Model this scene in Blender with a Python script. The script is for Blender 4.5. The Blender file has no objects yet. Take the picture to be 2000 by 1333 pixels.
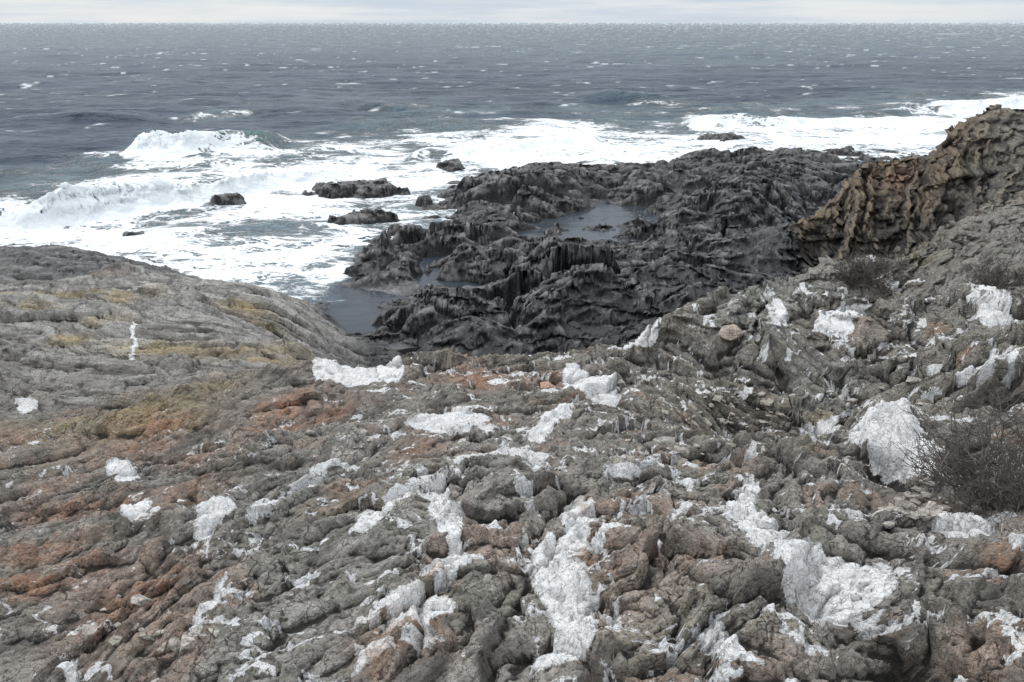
import bpy, math, numpy as np
Q=1.0
rng=np.random.default_rng(7)
F32=np.float32
# ------------------------------------------------------------ noise
PERM=rng.permutation(1024).astype(np.int32)
ANG=rng.random(1024)*2*np.pi
GX=np.cos(ANG).astype(F32);GY=np.sin(ANG).astype(F32)
R1=rng.random(1024).astype(F32);R2=rng.random(1024).astype(F32);R3=rng.random(1024).astype(F32)
def hsh(xi,yi,s):
    return PERM[(PERM[(xi+s*131)&1023]+yi+s*57)&1023]
def pn(x,y,s=0):
    x=np.asarray(x,F32);y=np.asarray(y,F32)
    xf=np.floor(x);yf=np.floor(y);xi=xf.astype(np.int32);yi=yf.astype(np.int32)
    fx=x-xf;fy=y-yf
    u=fx*fx*fx*(fx*(fx*6-15)+10);v=fy*fy*fy*(fy*(fy*6-15)+10)
    def g(ix,iy,dx,dy):
        h=hsh(ix,iy,s);return GX[h]*dx+GY[h]*dy
    a=g(xi,yi,fx,fy);b=g(xi+1,yi,fx-1,fy);c=g(xi,yi+1,fx,fy-1);d=g(xi+1,yi+1,fx-1,fy-1)
    a=a+(b-a)*u;c=c+(d-c)*u
    return (a+(c-a)*v)*1.45
def fbm(x,y,s=0,o=4,g=.5):
    r=0;a=1.;f=1.
    for i in range(o):
        r=r+a*pn(x*f,y*f,s+i);a*=g;f*=2.03
    return r
def worley(x,y,s=0):
    x=np.asarray(x,F32);y=np.asarray(y,F32)
    xi=np.floor(x).astype(np.int32);yi=np.floor(y).astype(np.int32)
    f1=np.full(x.shape,9,F32);f2=f1.copy();idd=np.zeros(x.shape,np.int32)
    ox=np.zeros(x.shape,F32);oy=ox.copy()
    for i in(-1,0,1):
        for j in(-1,0,1):
            h=hsh(xi+i,yi+j,s)
            dx=xi+i+R1[h]-x;dy=yi+j+R2[h]-y
            d=np.sqrt(dx*dx+dy*dy)
            m=d<f1
            f2=np.where(m,f1,np.minimum(f2,d))
            f1=np.where(m,d,f1);idd=np.where(m,h,idd);ox=np.where(m,dx,ox);oy=np.where(m,dy,oy)
    return f1,f2,idd,ox,oy
def sst(a,b,x):
    t=np.clip((x-a)/(b-a),0,1);return t*t*(3-2*t)
# ------------------------------------------------------------ survey geometry
H=8.0;FP=1532.;PIT=math.radians(22.1)
cp,sp=math.cos(PIT),math.sin(PIT)
def ray(u,v):
    x=(u-1000)/FP;w=(666.5-v)/FP
    return x,cp+w*sp,-sp+w*cp
def at(u,v,z):
    x,y,d=ray(u,v);t=(z-H)/d
    return (x*t,y*t,z)
def q(x,y):
    return 1.5*x/(y+1),np.log(np.maximum(y,-.4)+1)
CP=[(1000,1333,6.3),(400,1333,6.1),(0,1333,5.9),(1500,1333,6.35),(2000,1333,6.5),(0,1150,5.75),(0,1000,5.5),(0,850,4.95),
(0,700,3.9),(0,590,2.6),(400,1000,5.75),(400,1150,6.0),(700,1100,6.1),(1000,1100,6.2),(1000,1000,6.05),(1000,900,5.78),(700,900,5.55),
(1500,1150,6.3),(1500,1000,6.0),(1900,1000,6.05),(1980,1150,6.4),(250,900,5.3),(500,850,5.15),(250,780,4.5),(500,750,4.5),(600,780,4.8),
(850,740,4.75),(1100,760,4.8),(1100,705,4.4),(850,708,4.4),(650,725,4.0),(1000,820,5.25),(1250,870,5.5),(1150,800,5.1),
(300,700,3.55),(300,610,2.35),(300,545,1.4),(500,570,1.4),(600,610,1.1),(200,570,2.0),(130,560,1.6),(450,650,2.7),(600,695,3.2),(640,650,.9),
(0,505,.9),(120,495,.75),(230,510,.45),(500,700,3.7),(60,545,.9),
(350,495,-.6),(500,525,-.6),(580,565,-.4),(650,600,-.2),(700,640,-.2),(620,570,-.4),(720,580,-.08),(760,555,0.08),(820,555,.16),(880,562,.18),(240,480,-.6),(0,475,-.6),
(780,625,.75),(740,640,.3),(730,665,-.1),(800,685,.4),(900,610,1.2),(850,640,.8),(1000,640,.5),(1100,550,1.7),(1000,552,.6),(1250,590,1.5),(1350,550,1.7),(1150,640,1.1),
(665,475,.35),(720,475,.6),(900,478,.9),(1100,500,.95),(1200,528,.7),(800,515,.35),(950,562,.25),(690,508,-.25),(660,530,-.4),(1000,505,.6),
(1150,440,-.2),(1250,450,-.2),(1200,400,-.2),(1330,395,-.1),(1230,480,0),(1060,442,0),(1130,425,-.15),(1180,470,-.1),(1280,415,0),(820,445,-.35),(880,450,-.2),
(900,400,.4),(950,400,.6),(1080,335,1.3),(1020,372,.8),(1150,362,.6),(1260,350,.9),(1300,370,.8),(1400,308,1.2),(1450,350,1.3),(1550,308,1.0),(940,440,.4),
(1650,335,.5),(1680,305,.1),(1380,350,.6),(1400,435,1.2),(1250,425,.5),(1300,455,1.0),(1450,485,1.5),(1500,445,1.6),(1350,505,1.3),(1500,400,1.5),(1620,350,.8),(1780,325,.2),(1350,400,.5),
(1570,420,2.3),(1600,500,1.1),(1650,372,3.0),(1700,345,3.5),(1800,325,4.0),(1880,280,4.8),(2000,225,5.5),(1750,450,2.3),(1750,495,1.9),(1860,420,3.0),
(1900,430,3.8),(1830,490,3.2),(2000,400,4.5),(1600,530,3.2),(1850,535,3.9),(1720,520,3.4),
(1500,572,4.95),(1400,605,4.8),(1650,590,5.0),(1550,640,4.9),(1750,600,5.0),(1850,575,5.0),(1200,680,4.5),(1300,645,4.65),(1400,660,4.75),(1500,700,4.8),(1350,720,4.7),(1280,740,4.75),(1400,760,4.65),(1450,815,4.45),(1550,825,4.45),(1650,780,4.65),(1700,720,4.8),(1850,700,5.15),
(1350,810,4.8),(1400,862,5.25),(1500,868,5.3),(1320,840,5.1),(1600,850,5.3),(1680,825,5.05),(1745,885,5.55),(1900,850,5.5),(1800,780,5.0),(2000,830,5.75),(2000,650,5.4),(2000,560,5.2),
(100,430,-1.),(400,450,-1.),(600,420,-.8),(450,540,-.7),(800,410,-.6),(850,360,-.8),(760,440,-.5),(600,490,-.7),(850,300,-1.2),(1000,315,-.9),(1200,320,-.7),(1340,325,-.5),(1350,280,-1.),(1500,270,-.9),(1700,275,-.8),(1800,290,-.6),(1900,240,-1.2),(300,300,-1.5),(0,350,-1.5),(600,250,-2)]
W3=[at(*c) for c in CP]
W3+=[(2.0,6.0,4.4),(2.7,6.1,4.4),(0,-.3,6.4),(-2,-.3,6.0),(3,-.3,6.6),(-1,11.3,2.2),(1,11.6,1.9),(3,11.6,2.2),(-2.3,11.5,2.),(1,14,.6),(3,15,.9),(-1.5,14,.5),
 (6,13.5,2.4),(4.5,12.5,2.4),(4.2,10.6,3.4),(6,11,3.6),(8,18,2.),(11,20.5,2.),(16,20.5,3.2),(12,29,.2),(16,30,.6),(22,31,1.5),(10,28,0.),(14,34,-.8),(22,36,-1),(-16,14,3.0),(-12,6,4.9),(-6,2,5.6),(-20,22,1.2),(9,3,6.3),(6,1,6.6),(14,9,5.6),(20,16,5),(24,24,5.4)]
W3=np.array(W3)
qa,qb=q(W3[:,0],W3[:,1]);P=np.stack([qa,qb],1)
def kern(d2): return np.sqrt(d2+.0025)
D2=((P[:,None]-P[None])**2).sum(-1);N=len(P)
A=np.zeros((N+3,N+3));A[:N,:N]=kern(D2)-np.eye(N)*.006
A[:N,N]=1;A[:N,N+1:]=P;A[N,:N]=1;A[N+1:,:N]=P.T
wt=np.linalg.solve(A,np.concatenate([W3[:,2],[0,0,0]]))
def base(x,y):
    sh=np.shape(x);x=np.ravel(x);y=np.ravel(y);a,b=q(x,y);a=a.astype(F32);b=b.astype(F32)
    r=(wt[N]+wt[N+1]*a+wt[N+2]*b).astype(F32)
    for i in range(N):
        r+=F32(wt[i])*np.sqrt((a-F32(P[i,0]))**2+(b-F32(P[i,1]))**2+F32(.0025))
    return r.reshape(sh)
SURF=[base]
TT=np.exp(np.linspace(math.log(1.2),math.log(70),600))
def W(u,v,sea=False):
    x,y,d=ray(u,v)
    if sea:
        t=-H/d;return x*t,y*t
    px,py,pz=x*TT,y*TT,H+d*TT
    k=np.nonzero(pz<SURF[0](px,py))[0]
    if len(k)==0: k=[len(TT)-1]
    k=k[0];return px[k],py[k]
def blob(X,Y,u,v,ru,rv,sea=False):
    c=W(u,v,sea);a=W(u+ru,v,sea);b=W(u,v-rv,sea)
    ax=min(max(abs(a[0]-c[0]),.02),ru/FP*c[1]*1.5+.02);by=max(min(abs(b[1]-c[1]),ax*3),.03)
    dx=X-c[0];dy=Y-c[1]
    return np.exp(-((dx/ax)**2+(dy/by)**2)*.8)
def polymask(X,Y,pts,soft,sea=False):
    V=np.array([W(u,v,sea) for u,v in pts])
    out=np.zeros(X.shape,F32)
    lo=V.min(0)-soft*2;hi=V.max(0)+soft*2
    m=(X>lo[0])&(X<hi[0])&(Y>lo[1])&(Y<hi[1])
    if not m.any(): return out
    x=X[m];y=Y[m];ins=np.zeros(x.shape,bool);dd=np.full(x.shape,1e9)
    n=len(V)
    for i in range(n):
        a=V[i];b=V[(i+1)%n]
        c=((a[1]>y)!=(b[1]>y))&(x<(b[0]-a[0])*(y-a[1])/(b[1]-a[1]+1e-12)+a[0]);ins^=c
        e=b-a;t=np.clip(((x-a[0])*e[0]+(y-a[1])*e[1])/(e@e+1e-12),0,1)
        dd=np.minimum(dd,(x-a[0]-t*e[0])**2+(y-a[1]-t*e[1])**2)
    d=np.sqrt(dd);sd=np.where(ins,d,-d)
    out[m]=np.clip(.5+sd/(2*soft),0,1);return out
def idw(X,Y,pts,sea=False,p=2.2):
    V=np.array([W(a[0],a[1],sea) for a in pts]);va,vb=q(V[:,0],V[:,1]);X_,Y_=q(X,Y)
    n=np.zeros(X.shape,F32);d=np.zeros(X.shape,F32)
    for i in range(len(pts)):
        w=1/((X_-va[i])**2+(Y_-vb[i])**2+.0003)**p
        w=w.astype(F32);n+=w*F32(pts[i][2]);d+=w
    return n/d
def blur(a,r):
    for ax in(0,1):
        p=np.pad(a,[(r+1,r) if i==ax else (0,0) for i in(0,1)],mode='edge').astype(np.float64)
        c=np.cumsum(p,ax)
        a=(np.take(c,range(2*r+1,c.shape[ax]),ax)-np.take(c,range(0,c.shape[ax]-2*r-1),ax))/(2*r+1)
    return a.astype(F32)
# ------------------------------------------------------------ terrain grid
nc,nr=int(1400*Q),int(1500*Q)
aa=np.linspace(-.86,.86,nc)
LY0,LY1=math.log(1.1),math.log(63)
yy=np.exp(np.linspace(LY0,LY1,nr))-.7
A_,Y=np.meshgrid(aa,yy);X=(A_*(Y+3)).astype(F32);Y=Y.astype(F32)
Zb=base(X,Y)
steep=sst(.5,1.4,np.abs(np.gradient(Zb,axis=0)/np.gradient(Y,axis=0))).astype(F32)
WR={}
WR[0]=[(100,1250,1),(100,1000,1),(350,950,1),(250,1150,1),(550,830,1),(900,1200,0),(1000,900,0),(1400,1000,0),(200,700,0),(500,650,0),(1500,700,0),(850,740,0),(1000,500,0),(550,1250,.3)]
WR[2]=[(100,600,1),(300,650,1),(500,620,1),(200,750,.9),(500,730,.8),(300,555,1),(100,505,1),(250,880,0),(600,830,0),(850,740,0),(900,600,0),(1500,700,0),(900,1100,0),(1000,500,0)]
WR[3]=[(700,475,1),(900,500,1),(1100,520,1),(1300,600,1),(1400,450,1),(950,400,1),(1400,320,1),(850,620,1),(1550,310,1),(1600,440,0),(1800,400,0),(1900,320,0),(500,600,0),(200,550,0),(1200,690,0),(850,720,0),(1500,600,0),(1850,500,0),(900,1100,0)]
WR[4]=[(1400,700,1),(1550,650,1),(1700,700,1),(1850,650,1),(1600,600,1),(1950,600,1),(1900,450,.6),(1300,700,.8),(1200,790,0),(1500,900,0),(1900,900,.3),(1100,710,0),(1300,600,0),(900,1100,0),(500,700,0),(1700,400,0)]
WR[5]=[(1600,440,1),(1700,400,1),(1800,400,1),(1900,320,1),(2000,250,1),(1750,480,1),(1900,430,.6),(1950,400,.8),(1850,500,.5),(1500,400,0),(1450,480,0),(1500,580,0),(1900,560,0),(1650,320,0),(1000,500,0),(1500,900,0),(500,600,0)]
Wt={k:idw(X,Y,v) for k,v in WR.items()}
tot=sum(Wt.values());Wt[1]=np.clip(1-tot,0,1);tot=np.maximum(sum(Wt.values()),1e-3)
for k in Wt: Wt[k]=Wt[k]/tot
wx=fbm(X*.35,Y*.35,11,3)*.5;wy=fbm(X*.35+7,Y*.35,15,3)*.5
wx2=fbm(X*2.7,Y*2.7,21,4,.6)*.055;wy2=fbm(X*2.7+3,Y*2.7,25,4,.6)*.055
dirs={0:math.radians(58),1:math.radians(52),2:math.radians(-22),3:math.radians(-7),4:math.radians(-50),5:math.radians(12)}
scl={0:1.,1:.8,2:1.7,3:2.2,4:1.5,5:2.2}
amp={0:.6,1:.46,2:1.05,3:.5,4:.8,5:.7}
cellA={0:.42,1:.88,2:.24,3:.78,4:.9,5:.8}
bilA={0:2.7,1:1.0,2:1.3,3:.3,4:.8,5:.4}
bst={0:4.,1:2.2,2:4.,3:5.,4:3.,5:4.}
wsm={0:.8,1:1,2:.7,3:.35,4:.5,5:.5}
dz=np.zeros_like(X);band=np.zeros_like(X);crk=np.zeros_like(X)
AL=np.zeros_like(X);AC=np.zeros_like(X);bw=np.zeros_like(X)
for k,th in dirs.items():
    w=Wt[k]
    m=w>.02
    x=X[m];y=Y[m]-Zb[m]*(1.2 if k>3 else .3);sx=x+wx[m]*min(scl[k],1.4)+wx2[m]*scl[k]*wsm[k];sy=y+wy[m]*min(scl[k],1.4)+wy2[m]*scl[k]*wsm[k]
    al=(sx*math.cos(th)+sy*math.sin(th));ac=(-sx*math.sin(th)+sy*math.cos(th))
    S=scl[k];h=np.zeros_like(x);cr=np.zeros_like(x)
    fw=.88 if k<3 else .72
    for i,(L,Am) in enumerate([(1.15,.18 if k>1 else .13),(.43,.09),(.17,.042),(.07,.017)]):
        L*=S;Am*=S*amp[k]
        ph=ac/L+pn(al/(L*4.5),ac/(L*3),40+i+k*7)*.7
        c=np.floor(ph);f=ph-c
        j=R3[(c.astype(np.int32)*37+i*11)&1023]
        if k in(3,4,5): f=1-f
        prof=np.where(f<fw,f/fw,(1-f)/(1-fw))
        mod=1.5*sst(-.35,.45,pn(al/(L*(5 if k==3 else 3))+j*9,ac/(L*2.5),60+i+k*7))
        h+=Am*(prof-.5)*mod*(.4+1.1*j)
        bn=np.abs(pn(al/(L*bst[k]),ac/(L*.9),80+i+k*7))
        h+=Am*1.1*bilA[k]*(np.minimum(bn,.45)-.25)
        if k in(0,2) and i<3:
            cr=np.maximum(cr,sst(.07,.01,bn)*(.95-.2*i));cr=np.maximum(cr,mod*.6*sst(.07,.0,np.abs(f-.96)))
    for i,(L,st) in enumerate([(.85,1.7),(.34,1.8),(.14,1.6),(.06,1.4)]):
        L*=S**.7
        if k==5: st*=1.7
        if k==3: st*=2.2
        f1,f2,idd,ox,oy=worley(al/(L*st),ac/L,5+i+k*3)
        tilt=(R1[idd]-.5)*ox*1.5+(R2[(idd*3)&1023]-.5)*oy*1.9
        e=sst(0,.09,f2-f1);e2=sst(-.05,(.12 if k==3 else .2) if k>2 else .05,f2-f1)
        a_=cellA[k]*L*np.clip(.9+pn(x/L*.3,y/L*.3,37+i),.2,1.6)
        if i==0 and k<2: a_=a_*.5
        h+=a_*(.27*(R3[idd]-.42)+.46*tilt)*e2-(1-e)*a_*.08
        if i<3: cr=np.maximum(cr,(1-e)*(.95 if i<2 else .75)*np.clip(.6+pn(x/L*.5,y/L*.5,33+i),0,1))
    b=pn(al*1.2/S,ac*9/S,91+k)+.6*pn(al*2,ac*24/S,92+k)+.5*pn(al*.5,ac*3/S,93+k)
    dz[m]+=w[m]*h;band[m]+=w[m]*b;crk[m]+=w[m]*cr
    d_=w[m]>bw[m];
    tmp=AL[m];tmp[d_]=al[d_];AL[m]=tmp;tmp=AC[m];tmp[d_]=ac[d_]+k*13;AC[m]=tmp;tmp=bw[m];tmp[d_]=w[m][d_];bw[m]=tmp
dz+=fbm(X*.8,Y*.8,101,3)*.05+fbm(X*9,Y*9,105,4,.65)*.013
dz+=Wt[3]*fbm(X*.3,Y*.7,108,3,.5)*.4+Wt[5]*fbm(X*.5,(Y-Zb)*.6,118,4,.6)*.3
fl=[(720,580,80,16),(800,560,80,8),(920,562,60,6),(1190,430,36,20),(690,635,46,40)]
fm=np.zeros_like(X)
for f in fl: fm=np.maximum(fm,blob(X,Y,*f))
fm=np.clip(fm+.35*fbm(X*.8,Y*.8,109,4)*sst(.1,.4,fm),0,1)
dz*=1-.85*np.clip(fm*1.3,0,1)
Z=Zb+dz
# tidal gullies that split the reef into separate outcrops
gu=np.abs(pn((X+wx)*.16+.3*(Y+wy)*.16,(Y+wy)*.33,241))
gu=np.minimum(gu,.06+np.abs(pn((X+wx)*.34,(Y+wy)*.2+7,243)))
gul=sst(.17,.03,gu)*sst(.6,.95,Wt[3])*sst(17,21,Y)*sst(1.5,.9,Zb)
Z=Z-gul*(np.maximum(Zb,0)*.8+.45)
SR=[(700,382,125,14,.6),(885,337,50,6,.5),(440,402,50,6,.45),(715,434,85,9,.4),(1400,277,70,7,.5),(830,402,26,3,.3),(640,372,45,5,.4),(1210,330,20,3,.35),(925,376,34,4,.35),(770,462,30,4,.3),(265,468,46,6,.25)]
SRC=[]
for (u,v,ru,rv,h) in SR:
    c=W(u,v,True);a=W(u+ru,v,True);b=W(u,v-rv,True);ax=a[0]-c[0];by=max((b[1]-c[1])*1.0,ax*.35)
    SRC.append((c,ax,by))
    r=np.hypot((X-c[0])/ax,(Y-c[1])/by)+.35*fbm(X*.9,Y*.9,211,3)
    g=sst(1.15,.35,r)
    Z=np.maximum(Z,(h*.75+dz*.8+.14)*g-.7*(1-g))
Zs=blur(Z,9)
def surf(x,y,Zq=None):
    Zq=Zs if Zq is None else Zq
    fa=(x/(y+3)+.86)/1.72*(nc-1);fy=(np.log(y+.7)-LY0)/(LY1-LY0)*(nr-1)
    return Zq[np.clip(np.round(fy),0,nr-1).astype(int),np.clip(np.round(fa),0,nc-1).astype(int)]
SURF[0]=surf
qx=X+pn(X*9,Y*9,121)*.022+pn(X*3,Y*3,122)*.02+pn(X*28,Y*28,125)*.014;qy=Y+pn(X*9,Y*9,123)*.022+pn(X*3,Y*3,124)*.02+pn(X*28,Y*28,126)*.014
QP=[[(1050,1060),(1095,1050),(1085,1000),(1110,975),(1155,985),(1165,1060),(1130,1090),(1150,1160),(1165,1230),(1165,1290),(1040,1310),(1030,1290),(1075,1260),(1060,1180),(1030,1130),(1030,1080)],
[(820,950),(870,925),(880,980),(915,1010),(900,1060),(935,1100),(870,1150),(810,1140),(875,1090),(870,1050),(830,1010)],
[(700,1010),(800,950),(815,965),(740,1020),(690,1040)],[(390,990),(450,975),(470,990),(425,1040),(405,1085),(375,1075)],
[(740,1180),(870,1165),(885,1200),(830,1230),(770,1220)],[(790,830),(880,803),(980,812),(910,850),(870,848),(800,838)],
[(610,712),(700,707),(790,725),(780,752),(680,757),(620,745)],[(1030,840),(1110,790),(1118,815),(1060,862),(1025,868)],
[(1100,710),(1120,712),(1160,740),(1210,760),(1200,800),(1140,775),(1100,765)],
[(1400,1010),(1450,940),(1480,935),(1480,990),(1540,1040),(1500,1065),(1450,1030)],
[(1520,1070),(1580,1060),(1640,1090),(1740,1120),(1755,1150),(1690,1190),(1640,1225),(1560,1200),(1530,1140)],
[(1655,875),(1690,815),(1725,812),(1835,930),(1820,958),(1745,955),(1700,920)],
[(1800,1030),(1850,1010),(1930,1010),(1940,1045),(1860,1055)],[(210,905),(255,905),(262,940),(225,955)],[(25,785),(60,778),(78,800),(45,808)],
[(1850,580),(1950,580),(1990,640),(1900,625)],[(1570,515),(1700,515),(1840,530),(1700,545),(1580,530)],
[(1640,600),(1695,605),(1650,660),(1580,645)],[(1185,680),(1280,650),(1290,665),(1200,690)],[(1920,670),(1985,720),(1965,745),(1930,705)],
[(1500,600),(1530,595),(1540,640),(1510,655)],[(230,1000),(290,985),(305,1005),(240,1028)],[(700,1260),(765,1240),(775,1295),(700,1320)],
[(262,640),(272,640),(260,705),(252,705)],[(90,1333),(130,1290),(210,1310),(220,1333)],[(380,1200),(420,1140),(450,1120),(430,1170),(370,1230)],[(1340,1240),(1400,1230),(1480,1300),(1420,1320)],
[(560,960),(640,900),(740,915),(640,925),(580,985)],[(1180,930),(1280,900),(1360,950),(1350,970),(1270,920),(1190,945)],[(480,1000),(560,960),(560,985),(500,1030)],[(860,895),(1000,880),(1080,900),(1000,905),(900,912)],[(1560,830),(1640,825),(1640,845),(1560,850)],[(1180,1300),(1230,1333),(1180,1333)],[(360,1230),(470,1150),(520,1150),(440,1180),(380,1260)]]
qz=np.zeros_like(X)
for i,p in enumerate(QP): qz=np.maximum(qz,polymask(qx,qy,p,.02)*(.6 if i>26 else 1))
fore=sst(13,9,Y)
big=qz.copy()
al=X+wx;ac=Y+wy
v1=np.abs(fbm(al*.9+ac*.6,ac*1.6-al*.4,141,5,.6))
rgt=sst(-1.5,1.,X)
vein=sst(.075,.02,v1)*sst(-.05,.35,fbm(X*1.3,Y*1.3,151,3)+.08+.15*rgt)*sst(1.,.2,Wt[2]+Wt[3]*2)
fleck=sst(.46,.68,fbm(X*3.9,Y*5.2,161,5,.68)+.06+.08*rgt)*sst(1.,.2,Wt[2]*1.2+Wt[3]*2+Wt[0]*.6)
sc=np.clip(np.maximum(vein*.64,fleck*.6),0,1)*fore
qz=np.clip(np.maximum(qz,sc),0,1)
dead=sst(.35,.75,big+.15*pn(X*20,Y*20,137))
Z=Z+dead*(.004+.010*pn(X*16,Y*16,171)+.006*pn(X*40,Y*40,172))
qblock=polymask(qx,qy,QP[11],.05);Z+=qblock*.12
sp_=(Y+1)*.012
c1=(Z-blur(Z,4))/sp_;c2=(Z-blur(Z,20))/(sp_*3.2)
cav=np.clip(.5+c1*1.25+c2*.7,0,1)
def blobs(L):
    m=np.zeros_like(X)
    for b in L: m=np.maximum(m,b[4]*blob(qx,qy,*b[:4]))
    return m
orange=blobs([(565,790,45,30,1),(540,840,70,25,1),(310,835,60,25,.9),(180,1000,100,20,1),(60,1080,90,18,1),(60,1150,100,24,1),(250,1180,80,55,1),(180,1110,60,20,.7),(930,740,60,20,.9),(1075,750,30,18,.9),(650,810,40,20,.9),(1830,650,70,40,1),(1880,700,50,40,.9),(1970,1120,60,60,1),(820,880,50,30,.7),(280,880,60,20,.7),(60,870,80,20,.5),(1150,1010,40,60,.5),(800,1240,90,40,.5),(1650,630,60,30,.3),(150,550,40,12,.6),(180,540,50,8,.6),(1200,1050,120,60,.35),(380,960,60,30,.6),(1450,1300,120,60,.35),(400,900,60,20,.6),(100,950,60,15,.5),(1350,1100,90,50,.3),(1750,350,60,12,.5)])
yellow=blobs([(100,578,120,6,1),(250,580,60,5,.9),(60,600,60,10,.8),(480,605,55,12,.9),(520,640,60,10,.6),(140,665,60,10,1),(400,690,150,12,1),(550,715,60,10,1),(300,690,60,8,.9),(280,800,110,22,.9),(360,820,60,25,.7),(150,830,80,20,.6),(200,630,100,8,.6),(1800,510,100,10,.7),(1600,840,60,20,.6),(1720,540,90,10,.3),(1850,350,80,20,.4),(720,990,60,20,.4),(400,760,80,12,.6)])
yellow*=.7+.5*sst(-.3,.5,band)
rust=blobs([(1150,1090,14,60,1),(1130,1000,30,30,.5),(780,1230,60,30,.6),(860,1150,30,30,.5),(740,1290,40,40,.5)])
pink=sst(.1,.6,fbm(X*1.4+3,Y*1.4,187,4,.6))*fore*sst(.9,.3,Wt[2]+Wt[4])*.6
orange=np.maximum(orange,pink*.6)
dark=idw(X,Y,[(780,620,.9),(900,610,.85),(1100,560,.9),(1000,500,.95),(700,475,1),(1200,520,1),(1300,600,1),(1350,540,1),(1400,450,1),(1500,480,1),(1500,380,.85),(1400,330,.9),(1550,310,.7),(1650,340,.65),(1080,350,.75),(950,400,.9),(1250,370,.9),(1050,640,1),(1150,630,.85),(800,680,1),(80,502,.85),(200,512,.8),(40,530,.6),
(0,600,0),(250,575,.0),(130,575,0),(300,555,.2),(500,575,.2),(600,630,.3),(640,660,.5),(1190,690,.1),(1400,650,.1),(1500,590,.05),(1600,535,.2),(850,715,0),(600,715,0),(1100,715,.05),(1600,440,.3),(1700,400,.15),(1900,400,.1),(1700,500,.4),(1000,1000,0),(300,1000,0),(1700,1000,0),(1500,750,.1),(1480,835,.3),(1560,840,.25)])
dark=np.clip(dark+sst(.5,.0,Z)*sst(9,14,Y)*.8,0,1);
for (c,ax,by) in SRC:
    dark=np.maximum(dark,sst(2.2,1.2,np.hypot((X-c[0])/ax,(Y-c[1])/by)))
brown=idw(X,Y,[(1700,400,1),(1600,440,1),(1800,400,1),(1750,470,1),(1650,490,.9),(1780,500,.7),(1900,340,.8),(1980,270,.6),(1850,500,.4),(1950,430,.25),(1500,400,.1),(1450,300,0),(1400,500,0),(1600,530,.2),(1900,560,.1),(1500,600,0),(1650,320,0),(1900,650,.25),(1000,500,0),(1000,900,0),(300,600,0),(1480,840,.6),(1350,790,.4),(1280,750,.3),(1600,750,.05)])
slab=np.clip(Wt[2],0,1)
pale=sst(-.1,.7,fbm(X*1.1,Y*1.1,181,4))*fore
flat=np.clip(fm*1.3,0,1)
def grid_mesh(name,X,Y,Z,keep,attrs,mat):
    r,c=X.shape
    idx=np.arange(r*c,dtype=np.int32).reshape(r,c)
    f=np.stack([idx[:-1,:-1],idx[:-1,1:],idx[1:,1:],idx[1:,:-1]],-1)
    f=f[keep] if keep is not None else f.reshape(-1,4)
    used=np.zeros(r*c,bool);used[f.ravel()]=True
    mp=np.cumsum(used)-1;f=mp[f].astype(np.int32)
    co=np.stack([X,Y,Z],-1).reshape(-1,3)[used].astype(F32)
    me=bpy.data.meshes.new(name)
    me.vertices.add(len(co));me.vertices.foreach_set('co',co.ravel())
    me.loops.add(f.size);me.loops.foreach_set('vertex_index',f.ravel())
    me.polygons.add(len(f));me.polygons.foreach_set('loop_start',np.arange(0,f.size,4,dtype=np.int32))
    me.polygons.foreach_set('use_smooth',np.ones(len(f),bool))
    me.update(calc_edges=True)
    for an,chs in attrs.items():
        at_=me.attributes.new(an,'FLOAT_COLOR','POINT')
        d=np.stack([np.broadcast_to(ch,X.shape) for ch in chs],-1).reshape(-1,4)[used].astype(F32)
        at_.data.foreach_set('color',d.ravel())
    me.materials.append(mat)
    o=bpy.data.objects.new(name,me);bpy.context.collection.objects.link(o);return o
class NT:
    def __init__(s,t): s.t=t;s.n=t.nodes;s.l=t.links
    def new(s,ty,**k):
        n=s.n.new(ty)
        for a,b in k.items(): setattr(n,a,b)
        return n
    def put(s,sock,v):
        if isinstance(v,bpy.types.NodeSocket): s.l.new(v,sock)
        else:
            if sock.type=='RGBA' and not hasattr(v,'__len__'): v=(v,v,v,1)
            elif sock.type=='RGBA' and len(v)==3: v=tuple(v)+(1,)
            sock.default_value=v
    def math(s,op,a,b=0,c=0,clamp=False):
        n=s.new('ShaderNodeMath',operation=op,use_clamp=clamp)
        s.put(n.inputs[0],a);s.put(n.inputs[1],b);s.put(n.inputs[2],c);return n.outputs[0]
    def mix(s,f,a,b,mode='MIX'):
        n=s.new('ShaderNodeMix',data_type='RGBA',blend_type=mode)
        s.put(n.inputs[0],f);s.put(n.inputs[6],a);s.put(n.inputs[7],b);return n.outputs[2]
    def rng(s,v,a,b,c=0,d=1,sm=True):
        n=s.new('ShaderNodeMapRange',interpolation_type='SMOOTHSTEP' if sm else 'LINEAR')
        for i,x in enumerate((v,a,b,c,d)): s.put(n.inputs[i],x)
        return n.outputs[0]
    def noise(s,vec,sc,det=4,rough=.55,dist=0):
        n=s.new('ShaderNodeTexNoise');s.put(n.inputs['Vector'],vec);n.inputs['Scale'].default_value=sc
        n.inputs['Detail'].default_value=det;n.inputs['Roughness'].default_value=rough;n.inputs['Distortion'].default_value=dist
        return n.outputs['Fac']
    def vor(s,vec,sc,feat='DISTANCE_TO_EDGE'):
        n=s.new('ShaderNodeTexVoronoi',feature=feat);s.put(n.inputs['Vector'],vec);n.inputs['Scale'].default_value=sc
        return n.outputs[0]
    def attr(s,name):
        n=s.new('ShaderNodeAttribute',attribute_name=name);sp=s.new('ShaderNodeSeparateColor');s.l.new(n.outputs['Color'],sp.inputs[0])
        return sp.outputs[0],sp.outputs[1],sp.outputs[2],n.outputs['Alpha']
    def mapping(s,vec,sc,rot=(0,0,0)):
        n=s.new('ShaderNodeMapping');s.put(n.inputs[0],vec);n.inputs['Scale'].default_value=sc;n.inputs['Rotation'].default_value=rot;return n.outputs[0]
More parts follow.
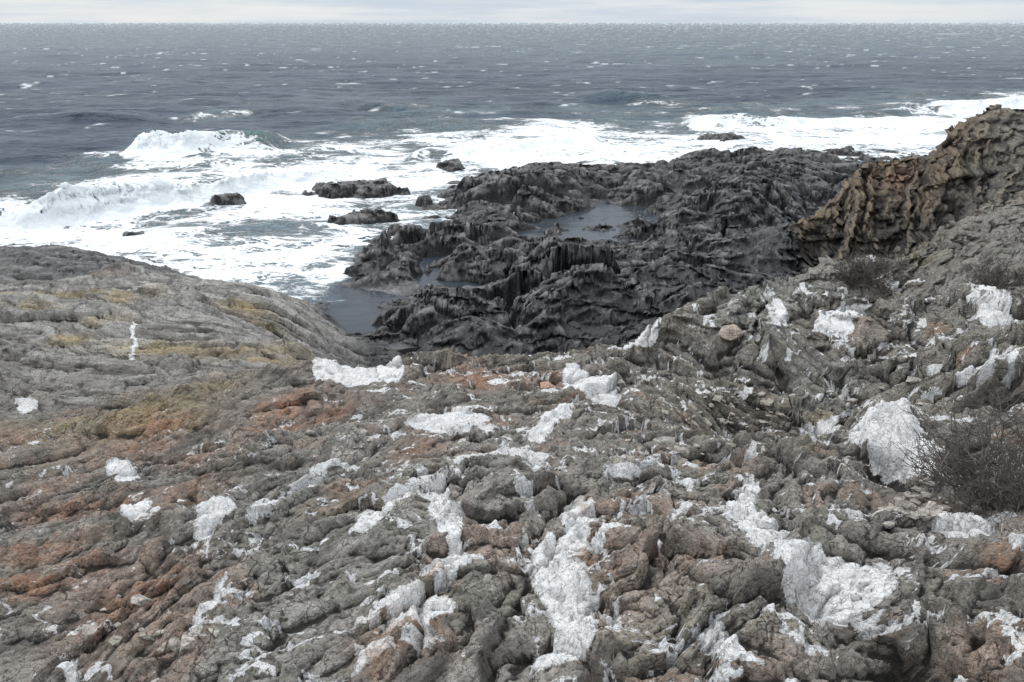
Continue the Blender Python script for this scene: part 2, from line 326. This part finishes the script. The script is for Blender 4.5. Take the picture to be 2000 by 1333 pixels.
def newmat(name):
    m=bpy.data.materials.new(name);m.use_nodes=True;t=NT(m.node_tree);t.n.clear()
    o=t.new('ShaderNodeOutputMaterial');p=t.new('ShaderNodeBsdfPrincipled');t.l.new(p.outputs[0],o.inputs[0]);return m,t,p
mr,t,p=newmat('coast_rock')
geo=t.new('ShaderNodeNewGeometry').outputs['Position']
qzA,orA,yeA,dkA=t.attr('m1');cvA,bdA,brA,slA=t.attr('m2');ckA,paA,ruA,flA=t.attr('m3')
m4n=t.new('ShaderNodeAttribute',attribute_name='m4');m4=m4n.outputs['Vector'];boA=m4n.outputs['Alpha']
n1=t.noise(geo,2.2,4,.6);n2=t.noise(geo,11,5,.68);n3=t.noise(geo,60,4,.72)
fol=t.noise(t.mapping(m4,(1.2,22,6)),1.6,4,.7)
wv=t.new('ShaderNodeVectorMath',operation='MULTIPLY_ADD')
nc_=t.new('ShaderNodeTexNoise');nc_.inputs['Scale'].default_value=7;nc_.inputs['Detail'].default_value=3;t.l.new(geo,nc_.inputs['Vector'])
t.l.new(nc_.outputs['Color'],wv.inputs[0]);wv.inputs[1].default_value=(.2,.2,.2);t.l.new(geo,wv.inputs[2])
wp=wv.outputs[0]
v1_=t.vor(wp,8);v2_=t.vor(wp,29)
cr1=t.math('MULTIPLY',t.rng(v1_,.035,0),t.rng(n1,.40,.55));cr2=t.math('MULTIPLY',t.rng(v2_,.06,0),t.rng(n2,.42,.56))
crk_n=t.math('MAXIMUM',cr1,t.math('MULTIPLY',cr2,.8))
col=t.mix(t.rng(n1,.35,.65),(.27,.25,.222),(.44,.415,.37))
col=t.mix(t.rng(n2,.42,.66),col,(.54,.51,.465))
col=t.mix(t.rng(n2,.46,.35,0,.7),col,(.13,.12,.105))
col=t.mix(t.math('MULTIPLY',t.rng(bdA,-.2,.7),.4),col,(.54,.525,.485))
col=t.mix(t.math('MULTIPLY',t.rng(bdA,-.25,-.8),.5),col,(.13,.12,.105))
col=t.mix(t.math('MULTIPLY',paA,t.rng(n2,.35,.6,0,.5)),col,(.52,.43,.37))
grn=t.math('MULTIPLY',t.rng(t.noise(geo,3.1,3),.48,.66),.55)
col=t.mix(grn,col,(.29,.30,.235))
col=t.mix(t.math('MULTIPLY',boA,.5),col,t.mix(t.rng(n2,.36,.6),(.12,.12,.10),(.36,.36,.315)))
col=t.mix(t.math('MULTIPLY',slA,t.rng(n2,.2,.6,.6,.95)),col,t.mix(t.rng(bdA,-.5,.5),(.30,.285,.265),(.66,.645,.61)))
col=t.mix(t.math('MULTIPLY',yeA,t.rng(n2,.3,.55,.6,1)),col,t.mix(n1,(.54,.38,.14),(.60,.48,.24)))
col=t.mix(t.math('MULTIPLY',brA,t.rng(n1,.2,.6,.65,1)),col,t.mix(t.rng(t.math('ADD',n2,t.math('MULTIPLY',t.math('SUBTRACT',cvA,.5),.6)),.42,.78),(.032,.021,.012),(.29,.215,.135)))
col=t.mix(t.math('MULTIPLY',orA,t.rng(n2,.32,.58,.2,.95)),col,t.mix(n1,(.54,.23,.12),(.60,.34,.20)))
col=t.mix(t.math('MULTIPLY',t.rng(fol,.47,.36),.64),col,t.mix(.74,col,(.03,.027,.024)))
col=t.mix(t.math('MULTIPLY',t.rng(fol,.56,.68),t.math('SUBTRACT',.4,t.math('MULTIPLY',brA,.3))),col,(.62,.60,.57))
spk=t.math('MULTIPLY',t.rng(n3,.54,.66),t.rng(n1,.35,.6,.2,.9))
spk=t.math('MULTIPLY',spk,t.math('MULTIPLY',t.rng(cvA,.35,.7),t.math('SUBTRACT',1,t.math('MULTIPLY',brA,.7))))
col=t.mix(t.math('MULTIPLY',spk,.75),col,(.72,.70,.66))
col=t.mix(t.math('MULTIPLY',t.rng(n3,.46,.35),.75),col,(.06,.053,.046))
qf=t.rng(t.math('ADD',qzA,t.math('ADD',t.math('MULTIPLY',t.math('SUBTRACT',n2,.5),1.1),t.math('MULTIPLY',t.math('SUBTRACT',n3,.5),.9))),.40,.49)
qc=t.mix(t.rng(n3,.28,.42),(.72,.69,.64),(.93,.925,.92))
qc=t.mix(t.math('MULTIPLY',t.rng(v2_,.05,0),.65),qc,(.2,.18,.15))
col=t.mix(qf,col,qc)
col=t.mix(t.math('MULTIPLY',ruA,t.rng(n2,.42,.55)),col,(.32,.14,.03))
dirt_shade=t.math('MULTIPLY',t.rng(cvA,.42,.08),.9)  # crevice shade as well as grime, painted into the colour from the cavity mask
dirt_shade=t.math('MULTIPLY',dirt_shade,t.math('SUBTRACT',1,t.math('MULTIPLY',qf,.7)))
col=t.mix(dirt_shade,col,(.028,.024,.02))
ck=t.math('MAXIMUM',t.math('MULTIPLY',ckA,t.rng(n2,.33,.46)),crk_n)
ck=t.math('MULTIPLY',ck,t.math('SUBTRACT',1,t.math('MULTIPLY',qf,.65)))
col=t.mix(t.math('MULTIPLY',ck,.88),col,(.022,.019,.016))
dkc=t.mix(t.rng(n2,.4,.7),(.005,.005,.006),(.020,.019,.019))
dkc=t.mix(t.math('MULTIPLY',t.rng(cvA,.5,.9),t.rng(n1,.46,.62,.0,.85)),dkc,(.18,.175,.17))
dkc=t.mix(t.math('MULTIPLY',t.rng(fol,.58,.68),t.rng(n1,.42,.6,.05,.45)),dkc,(.24,.235,.225))
dkc=t.mix(t.math('MULTIPLY',t.rng(n3,.64,.72),.2),dkc,(.3,.3,.29))
dkc=t.mix(t.math('MULTIPLY',flA,.7),dkc,(.06,.063,.068))
dkf=t.rng(t.math('ADD',dkA,t.math('MULTIPLY',t.math('SUBTRACT',n1,.5),.5)),.25,.75)
col=t.mix(dkf,col,dkc)
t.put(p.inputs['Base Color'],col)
t.put(p.inputs['Roughness'],t.math('SUBTRACT',.88,t.math('MULTIPLY',dkf,t.rng(n1,.38,.6,.68,.42))))
p.inputs['Specular IOR Level'].default_value=.5
hh=t.math('ADD',t.math('MULTIPLY',n2,t.math('SUBTRACT',.09,t.math('MULTIPLY',dkf,.045))),t.math('MULTIPLY',n3,t.math('SUBTRACT',.036,t.math('MULTIPLY',dkf,.022))))
hh=t.math('ADD',hh,t.math('MULTIPLY',fol,.022))
hh=t.math('MULTIPLY',hh,t.math('SUBTRACT',1,t.math('MULTIPLY',flA,.7)))
hh=t.math('MULTIPLY',hh,t.rng(qzA,.3,.8,1,.6))
bp=t.new('ShaderNodeBump');bp.inputs['Strength'].default_value=1.;bp.inputs['Distance'].default_value=1;t.l.new(hh,bp.inputs['Height']);t.l.new(bp.outputs[0],p.inputs['Normal'])
def fmid(a): return a[:-1,:-1]
keep=fmid(Z)>-.75
near=np.zeros(keep.shape,np.int32)
Xm,Ym,Dm,Bm=fmid(X),fmid(Y),fmid(dark),fmid(brown)
near[(Ym>11.5)&(Dm>.42)]=1
near[(Ym>17)&(Xm>6.5)&(Bm>.45)]=2
for (c,ax,by) in SRC: near[np.hypot((Xm-c[0])/ax,(Ym-c[1])/by)<2.0]=3
def saw(p,s):
    c=np.floor(p);f=p-c;j=R3[(c.astype(np.int32)*29+s)&1023];return (np.where(f<.85,f/.85,(1-f)/.15)-.5)*(.4+1.2*j)
wz=fbm(X*.6,Y*.6+Z,221,3)
b4=Wt[4];b5=Wt[5]
ph=(Z+.35*X-.1*Y)*2.6+wz*.8
und=saw(ph,1)*.12+saw(ph*2.7,2)*.07+saw(ph*6.5,3)*.03
ph5=(Z-.28*X-.1*Y)*1.3+wz*.8
und5=saw(ph5,1)*.6+saw(ph5*2.7,2)*.3+saw(ph5*6.5,3)*.13
b3=Wt[3]*(1-np.clip(fm*1.5,0,1))*(1-gul)
ph3=(Z*2.6-.12*X+.1*Y)+wz*.8
und3=(saw(ph3,5)*.34+saw(ph3*2.7,6)*.16)
Yd=Y-(b4*und+b5*und5+b3*und3)*sst(5,8,Y)*sst(-.3,.3,Z)-np.clip(dz,-.5,.5)*steep*(.7*b4+.35*b5)*sst(5,8,Y)+.02*pn(X*9+5,Z*9,204)+.03*pn(X*4,Z*5,205)
Xd=X+.02*pn(X*9,Z*9,202)+.03*pn(X*4+9,Z*5,206)
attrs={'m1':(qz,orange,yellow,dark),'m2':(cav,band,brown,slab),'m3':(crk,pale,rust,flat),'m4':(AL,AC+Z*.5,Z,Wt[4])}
for k,nm in enumerate(['rock_ledge_ground','tidal_reef_rock','brown_cliff_rock']):
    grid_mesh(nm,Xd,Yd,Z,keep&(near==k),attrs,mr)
own=np.full(keep.shape,-1)
best=np.full(keep.shape,1e9)
for i,(c,ax,by) in enumerate(SRC):
    d=np.hypot((Xm-c[0])/ax,(Ym-c[1])/by);b=d<best;best=np.where(b,d,best);own=np.where(b,i,own)
for i in range(len(SRC)):
    kk=keep&(near==3)&(own==i)
    if kk.any(): grid_mesh('sea_rock',Xd,Yd,Z,kk,attrs,mr)
# ------------------------------------------------------------ loose stones
import bmesh
from mathutils import Vector, Matrix
def stone_bm(bm,c,s,seed):
    r=np.random.default_rng(seed);pts=r.normal(size=(16,3));pts/=np.linalg.norm(pts,axis=1)[:,None];pts*=(.75+.25*r.random((16,1)))
    pts=np.sign(pts)*np.abs(pts)**.75
    k=.25 if s[2]>.3*s[0] else .06
    rot=Matrix.Rotation(r.random()*6.28 if k>.1 else .1,3,'Z')@Matrix.Rotation(r.normal()*k,3,'X')@Matrix.Rotation(r.normal()*k,3,'Y')
    vs=[bm.verts.new(Vector(c)+rot@Vector((a[0]*s[0],a[1]*s[1],a[2]*s[2]))) for a in pts]
    g=bmesh.ops.convex_hull(bm,input=vs)
    bmesh.ops.delete(bm,geom=list({e for e in g['geom_interior']+g['geom_unused'] if isinstance(e,bmesh.types.BMVert)}),context='VERTS')
def stones(name,L,m1,m2=(.62,0,0,0)):
    bm=bmesh.new()
    for i,(c,s,sd_) in enumerate(L): stone_bm(bm,c,s,sd_)
    bmesh.ops.bevel(bm,geom=bm.edges[:]+bm.verts[:],offset=min(L[0][1])*.06,segments=1,affect='EDGES')
    me=bpy.data.meshes.new(name);bm.to_mesh(me);bm.free()
    for an,v in(('m1',m1),('m2',m2)):
        a=me.attributes.new(an,'FLOAT_COLOR','POINT');a.data.foreach_set('color',np.tile(np.array(v,F32),len(me.vertices)))
    a=me.attributes.new('m4','FLOAT_COLOR','POINT');cc=np.array([v.co[:] for v in me.vertices],F32)
    a.data.foreach_set('color',np.stack([cc[:,0],cc[:,2]*2+cc[:,1]*.3,cc[:,1],cc[:,0]*0],-1).astype(F32).ravel())
    me.materials.append(mr);o=bpy.data.objects.new(name,me);bpy.context.collection.objects.link(o)
def gz(u,v):
    x,y=W(u,v);return x,y,float(surf(np.array([x]),np.array([y]),Z)[0])
def one(name,u,v,wpx,fl_,dp,m1,sd_,m2=(.62,0,0,0)):
    x,y,z=gz(u,v);s=wpx/FP*y*.5;stones(name,[((x,y,z+s*fl_*.5),(s,s*dp,s*fl_),sd_)],m1,m2)
one('loose_stone',1298,862,60,.45,1.,(0,0,0,.35),3)
one('loose_stone',1423,668,62,.5,.8,(.25,.4,0,0),4)
one('loose_stone',1074,760,52,.6,.8,(0,.9,0,0),5)
one('loose_stone',706,1222,44,.6,.8,(0,0,0,0),8,(.62,.6,0,.6))
one('loose_stone',780,684,170,.13,.4,(0,0,0,1),9)
one('loose_stone',1775,1000,46,.5,.8,(0,.1,0,0),12)
one('loose_stone',1800,990,50,.4,.7,(0,.3,0,0),13)
one('loose_stone',1175,448,26,.7,.8,(0,0,0,1),14)
r=np.random.default_rng(5);L=[]
for (u,v,du,dv,n) in [(1430,810,110,30,50),(1790,1000,70,25,70),(1800,790,90,25,50),(700,880,90,25,30),(1300,890,120,30,30),(250,1230,120,60,20)]:
    for i in range(n):
        x,y,z=gz(u+r.normal()*du*.6,v+r.normal()*dv*.6);s=(.012+.03*r.random()**2)*max(1,y/5)
        L.append(((x,y,z+s*.2),(s*1.3,s,s*.45),int(r.integers(1e6))))
stones('rock_fragments',L,(0,.1,0,0))
# ------------------------------------------------------------ dry bushes
mb,t,p=newmat('dry_twig');g_=t.new('ShaderNodeNewGeometry').outputs['Position']
t.put(p.inputs['Base Color'],t.mix(t.noise(g_,30,2),(.04,.033,.028),(.17,.15,.135)));p.inputs['Roughness'].default_value=.9
def bush(name,u,v,R,Hh,n,seed,rad):
    r=np.random.default_rng(seed);x0,y0,z0=gz(u,v);V=[];Fc=[]
    def tube(pts,r0,r1):
        b=len(V);k=len(pts)
        for i,pt in enumerate(pts):
            rr=r0+(r1-r0)*i/(k-1);d=pts[min(i+1,k-1)]-pts[max(i-1,0)];d=d/(np.linalg.norm(d)+1e-9)
            a=np.cross(d,[.3,.2,.9]);a/=np.linalg.norm(a)+1e-9;c=np.cross(d,a)
            for j in range(3): V.append(pt+rr*(a*math.cos(j*2.094)+c*math.sin(j*2.094)))
        for i in range(k-1):
            for j in range(3):
                Fc.append((b+i*3+j,b+i*3+(j+1)%3,b+i*3+3+(j+1)%3,b+i*3+3+j))
    def grow(p0,d,ln,rr,lv):
        k=5;pts=[p0];dd=d
        for i in range(k-1):
            dd=dd+r.normal(size=3)*.22+np.array([0,0,.03]);dd/=np.linalg.norm(dd);pts.append(pts[-1]+dd*ln/(k-1))
        tube(pts,rr,rr*.5)
        if lv<3:
            for c in range([4,4,3][lv]):
                i=int(r.integers(1,k));nd=dd*.5+r.normal(size=3)*.55;nd[2]=abs(nd[2])*.8;nd/=np.linalg.norm(nd)
                grow(pts[i],nd,ln*(.45+.2*r.random()),rr*.65,lv+1)
    for i in range(n):
        a=r.random()*6.283;el_=.25+r.random()*1.1
        d=np.array([math.cos(a)*math.cos(el_),math.sin(a)*math.cos(el_),math.sin(el_)])
        rr=R*.4*r.random()**.5;grow(np.array([x0+math.cos(a)*rr,y0+math.sin(a)*rr,z0-.02]),d,(R*.7+(Hh-R*.7)*max(0,math.sin(el_)))*(.6+.4*r.random()),rad,0)
    me=bpy.data.meshes.new(name);me.from_pydata([tuple(a) for a in V],[],Fc);me.materials.append(mb)
    o=bpy.data.objects.new(name,me);bpy.context.collection.objects.link(o)
bush('dry_bush',1965,990,.38,.38,66,1,.0045)
bush('dry_bush',1690,553,.8,.55,56,2,.014)
bush('dry_bush',1950,565,.4,.3,34,3,.008)
# ------------------------------------------------------------ sea
nc2,nr2=int(1100*Q),int(1150*Q)
sa=np.linspace(-.95,.95,nc2)
sy=1/np.linspace(1/13.,1/26000.,nr2);dsy=np.gradient(sy)
A2,SY=np.meshgrid(sa,sy);DS=np.repeat(dsy[:,None],nc2,1)
SX=(A2*(SY+3)).astype(F32);SY=SY.astype(F32)
cx,cy=SX,SY+fbm(SX*.02,SY*.02,301,2)*4
sz=np.zeros_like(SX)
shore=idw(SX,SY,[(0,300,1),(300,330,.9),(600,380,.5),(300,420,.6),(100,470,.5),(500,500,.3),(600,580,.12),(700,640,.0),(1150,430,0),(1300,400,0),(750,450,.2),(900,340,.5),(1200,320,.35),(1500,270,.5),(1800,280,.4),(1000,250,.9),(1500,200,1),(500,200,1),(1900,200,.8),(300,100,1),(1000,100,1),(1800,100,1),(750,560,0),(1060,440,0)],True)
for i,(L,Am,st) in enumerate([(22,.5,3.2),(9,.42,2.4),(4.2,.28,1.9),(2.,.14,1.6),(.95,.06,1.5),(.45,.02,1.3)]):
    fd=sst(1.3,.4,DS/L)
    n=pn(cx/(L*st)+SY/(L*9),cy/L,310+i);m_=pn(cx/(L*st)-5,cy/L+9,330+i)
    rr_=(1-np.abs(n)*1.6)*.5+m_*.6
    sz+=Am*(rr_-.25)*fd
sz*=.13+.87*shore
foam=idw(SX,SY,[(0,200,0),(500,150,0),(1000,180,0),(1500,180,0),(1950,160,0),(0,300,.0),(150,290,.0),(200,315,.4),(100,350,.45),(0,345,.3),(30,375,.45),(300,330,.62),(500,320,.62),(700,310,.62),(700,260,.35),(600,240,.15),(400,240,.2),(250,240,0),(900,230,.35),(1000,215,.25),(900,280,.64),(1050,265,.7),(1150,290,.78),(1000,310,.78),(1250,310,.78),(850,330,.72),(780,360,.72),(1300,250,.5),(1400,240,.5),(1550,225,.35),(1700,220,.42),(1600,260,.74),(1750,270,.78),(1850,250,.7),(1950,230,.72),(2000,205,.6),(1850,200,.3),(1400,285,.74),(1250,225,.35),
(100,420,.8),(0,400,.55),(200,400,.8),(350,370,.72),(550,360,.74),(50,470,.66),(200,460,.7),(350,440,.64),(500,420,.68),(620,400,.74),(500,470,.64),(620,440,.66),(400,490,.66),(550,520,.66),(600,560,.58),(640,540,.56),(300,500,.66),(650,590,.35),(690,570,.02),(700,630,0),(780,450,.5),(830,430,.55),(760,410,.7),(850,400,.66),(1150,430,.0),(1190,385,.25),(1120,405,.35),(1230,460,.0),(1300,400,.0),(980,385,.45),(900,350,.7),(1640,330,.65),(1700,310,.65),(1350,300,.7),(750,560,0),(850,550,0)],True)
foam+=fbm(SX*.22,SY*.3,381,3)*.2*sst(.1,.3,foam)
green=np.zeros_like(SX)
BR=[([(245,300),(300,305),(360,308),(430,305),(500,302),(560,300)],[.6,1.05,1.1,1.05,1.0,.2],[1,1,1,.45,.1,.05]),
 ([(-60,440),(0,440),(60,440),(130,430),(250,415),(380,395),(500,372),(620,355),(690,350)],[.5,.7,.8,1.2,1.0,.8,.6,.4,.2],[.15,.3,.7,1,1,1,1,.9,.7]),
 ([(1330,250),(1400,250),(1470,250),(1560,250),(1700,245),(1850,235)],[.2,.8,.9,.5,.4,.2],[.9,.5,.2,.9,.9,.7]),
 ([(780,318),(840,316),(900,312),(1000,300),(1120,285),(1200,290)],[.2,.6,.4,.3,.5,.3],[.7,.3,.8,.9,.9,.9]),
 ([(1640,230),(1750,222),(1850,215),(2000,210),(2100,212)],[.2,.4,.6,.8,.8],[.2,.3,.7,.9,.9]),
 ([(1120,190),(1200,195),(1290,197),(1330,196)],[.1,.8,.7,.1],[0,0,0,0]),
 ([(340,235),(400,228),(470,225),(520,224)],[.1,.4,.3,.1],[.3,.5,.45,.2]),
 ([(0,240),(150,240),(300,238)],[.1,.7,.1],[0,0,0]),([(650,210),(750,215),(820,214)],[.1,.7,.1],[0,0.1,0]),
 ([(1100,345),(1170,340),(1240,338)],[.2,.4,.2],[1,1,1])]
bh=np.zeros_like(SX);spl=np.zeros_like(SX)
for bi,(pts,hs,fs) in enumerate(BR):
    V=np.array([W(u,v,True) for u,v in pts])
    cyl=np.interp(SX,V[:,0],V[:,1]);hgt=np.interp(SX,V[:,0],hs,left=0,right=0);ff=np.interp(SX,V[:,0],fs,left=0,right=0)
    edge=sst(V[0,0],V[0,0]+1.1,SX)*sst(V[-1,0],V[-1,0]-1.5,SX)
    far=np.maximum(cyl/35,.8)
    cyl=cyl+pn(SX*.3+bi*7,SY*.1,351)*.8*far+pn(SX*1.1,SY*.5,352)*.3
    d=SY-cyl-hgt*.35
    prof=np.where(d>0,np.exp(-(d/(2.3*far))**2),np.exp(-(d/(1.15))**2))
    hn=hgt*edge*(1+.3*fbm(SX*.5,SY*.3+bi*3,353,2)*ff)
    bh+=hn*prof
    fr=np.where(d>0,np.exp(-(d/(1.*far+.3))**2),np.exp(-(np.maximum(-d-1.2,0)/(1.5*far))**2))
    fr=fr*np.clip(.95+.35*fbm(SX*.6,SY*.6,356,3),0,1.2)
    foam=np.maximum(foam,ff*edge*fr*1.35)
    if bi in(0,1,2,3): green=np.maximum(green,edge*hgt*np.exp(-((d+.1)/1.1)**2)*(1.-ff*.5)*.8)
    sp1=ff*edge*np.exp(-((d+.3)/1.2)**2)*np.minimum(hgt,1)*sst(.4,.9,ff)
    bh+=sp1*(np.abs(fbm(SX*1.1,SY*1.1,355,5,.6))*.34);spl=np.maximum(spl,sp1)
sz+=bh
foam=np.where(spl>.3,1.2,foam)
foam=np.clip(foam,0,1.3)
Zt=base(SX,np.minimum(SY,70.))
pool=blob(SX,SY,1210,420,230,90,True)
foam=np.where((SY<62),np.maximum(foam,sst(-.5,-.05,Zt)*shore*.9*sst(26,31,SY)*(1-np.clip(pool*2,0,1))),foam)
foam*=1-.7*sst(.25,.6,blob(SX,SY,1210,425,150,50,True))
cap=sst(.62,.85,pn(SX/4,SY/3.,371)+.5*pn(SX/1.4,SY/1.1,372)+.35*pn(SX/40,SY/30,373)-.02)*sst(45,70,SY)*sst(500,150,SY)
cap2=sst(.66,.8,pn(SX/(DS*2.2+.5),SY/(DS*1.6),374)+.2*pn(SX/(DS*.9),SY/DS,376))*sst(.15,.5,pn(SX/(DS*14),SY/(DS*7),375))*sst(80,200,SY)*sst(2500,700,SY)*.8
foam2=np.clip(np.maximum(cap*.8,cap2),0,1)
ms,t,p=newmat('sea_water')
geo=t.new('ShaderNodeNewGeometry').outputs['Position']
fo,gr,cp_,shA=t.attr('s1')
gm=t.mapping(geo,(.6,1,1))
na=t.noise(gm,.8,6,.62,.8);nb=t.noise(gm,3.2,4,.6,.6);ncx=t.noise(gm,.22,3,.55)
rid=t.math('SUBTRACT',1,t.math('ABSOLUTE',t.math('MULTIPLY',t.math('SUBTRACT',na,.5),7.)))
rid2=t.math('SUBTRACT',1,t.math('ABSOLUTE',t.math('MULTIPLY',t.math('SUBTRACT',nb,.5),6.)))
pat=t.math('MAXIMUM',rid,t.math('MULTIPLY',rid2,.85))
pat=t.math('ADD',t.math('MULTIPLY',pat,.7),t.math('MULTIPLY',t.math('SUBTRACT',ncx,.5),1.2))
th=t.math('SUBTRACT',1.12,t.math('MULTIPLY',fo,1.25))
ff=t.rng(t.math('SUBTRACT',pat,th),-.12,.16)
ff=t.math('MULTIPLY',ff,t.rng(fo,.05,.2))
ff=t.math('MAXIMUM',ff,t.rng(fo,.8,1.05))
ff=t.math('MAXIMUM',ff,cp_,clamp=True)
wc=t.mix(t.rng(t.noise(t.mapping(geo,(.02,.05,1)),1,4),.35,.65),(.017,.036,.062),(.031,.055,.088))
wc=t.mix(t.rng(fo,.05,.7,0,.65),wc,(.24,.34,.36))
wc=t.mix(t.rng(gr,.15,.9,0,.85),wc,(.06,.20,.18))
wc=t.mix(t.rng(shA,.25,.0,0,.8),wc,(.045,.05,.056))
t.put(p.inputs['Base Color'],t.mix(ff,wc,t.mix(nb,(.70,.745,.765),(.86,.875,.885))))
t.put(p.inputs['Roughness'],t.math('ADD',t.rng(shA,0,.4,.12,.26),t.math('MULTIPLY',ff,.6)))
p.inputs['IOR'].default_value=1.33;t.put(p.inputs['Specular IOR Level'],t.math('MULTIPLY',t.math('SUBTRACT',1,ff),.31))
g2=t.mapping(geo,(.5,1,1))
wb=t.math('ADD',t.math('MULTIPLY',t.noise(g2,1.8,5,.65),.65),t.math('MULTIPLY',t.noise(g2,.25,4,.6),2.2))
wb=t.math('MULTIPLY',wb,t.rng(shA,0,.6,.05,1))
wb=t.math('MULTIPLY',wb,t.math('SUBTRACT',1,t.math('MULTIPLY',ff,.75)))
wb=t.math('ADD',wb,t.math('MULTIPLY',ff,t.math('ADD',.03,t.math('MULTIPLY',nb,.15))))
bp=t.new('ShaderNodeBump');bp.inputs['Strength'].default_value=1;bp.inputs['Distance'].default_value=1;t.l.new(wb,bp.inputs['Height']);t.l.new(bp.outputs[0],p.inputs['Normal'])
SXd=SX+spl*fbm(SY*1.2,sz*2.5,391,3)*.3;SYd=SY+spl*fbm(SX*1.2,sz*2.5,395,3)*.3
grid_mesh('sea',SXd,SYd,sz,None,{'s1':(foam,green,foam2,shore)},ms)
# ------------------------------------------------------------ world / light
w=bpy.data.worlds.new('World');bpy.context.scene.world=w;w.use_nodes=True;t=NT(w.node_tree);t.n.clear()
o=t.new('ShaderNodeOutputWorld');bg=t.new('ShaderNodeBackground');t.l.new(bg.outputs[0],o.inputs[0])
sky=t.new('ShaderNodeTexSky',sky_type='NISHITA');sky.sun_disc=False;sky.sun_elevation=math.radians(48);sky.sun_rotation=math.radians(-40)
tc=t.new('ShaderNodeTexCoord').outputs['Generated']
cn=t.noise(t.mapping(tc,(2.,2.,26)),1.6,5,.6);
cl=t.mix(t.rng(cn,.36,.66),(5.9,6.9,8.1),(8.4,8.7,8.9))
sx_=t.new('ShaderNodeSeparateXYZ');t.l.new(tc,sx_.inputs[0])
cl=t.mix(t.rng(sx_.outputs[2],.08,.8),cl,(14.5,15.2,16.))
t.put(bg.inputs[0],t.mix(.9,sky.outputs[0],cl));bg.inputs[1].default_value=.1
sl=bpy.data.lights.new('sun','SUN');sl.energy=1.4;sl.angle=math.radians(12);sl.color=(1,.97,.93)
so=bpy.data.objects.new('sun',sl);bpy.context.collection.objects.link(so)
el,az=math.radians(48),math.radians(-40)
sd=Vector((math.sin(az)*math.cos(el),math.cos(az)*math.cos(el),math.sin(el)))
so.rotation_euler=sd.to_track_quat('Z','Y').to_euler()
cam=bpy.data.cameras.new('camera');co=bpy.data.objects.new('camera',cam);bpy.context.collection.objects.link(co)
cam.sensor_width=36;cam.lens=36*FP/2000;cam.clip_end=60000;cam.clip_start=.05
co.location=(0,0,H);co.rotation_euler=(math.radians(90)-PIT,0,0)
sc=bpy.context.scene;sc.camera=co
sc.view_settings.view_transform='Standard';sc.view_settings.look='None';sc.view_settings.exposure=0
print('zrange',Z.min(),Z.max())
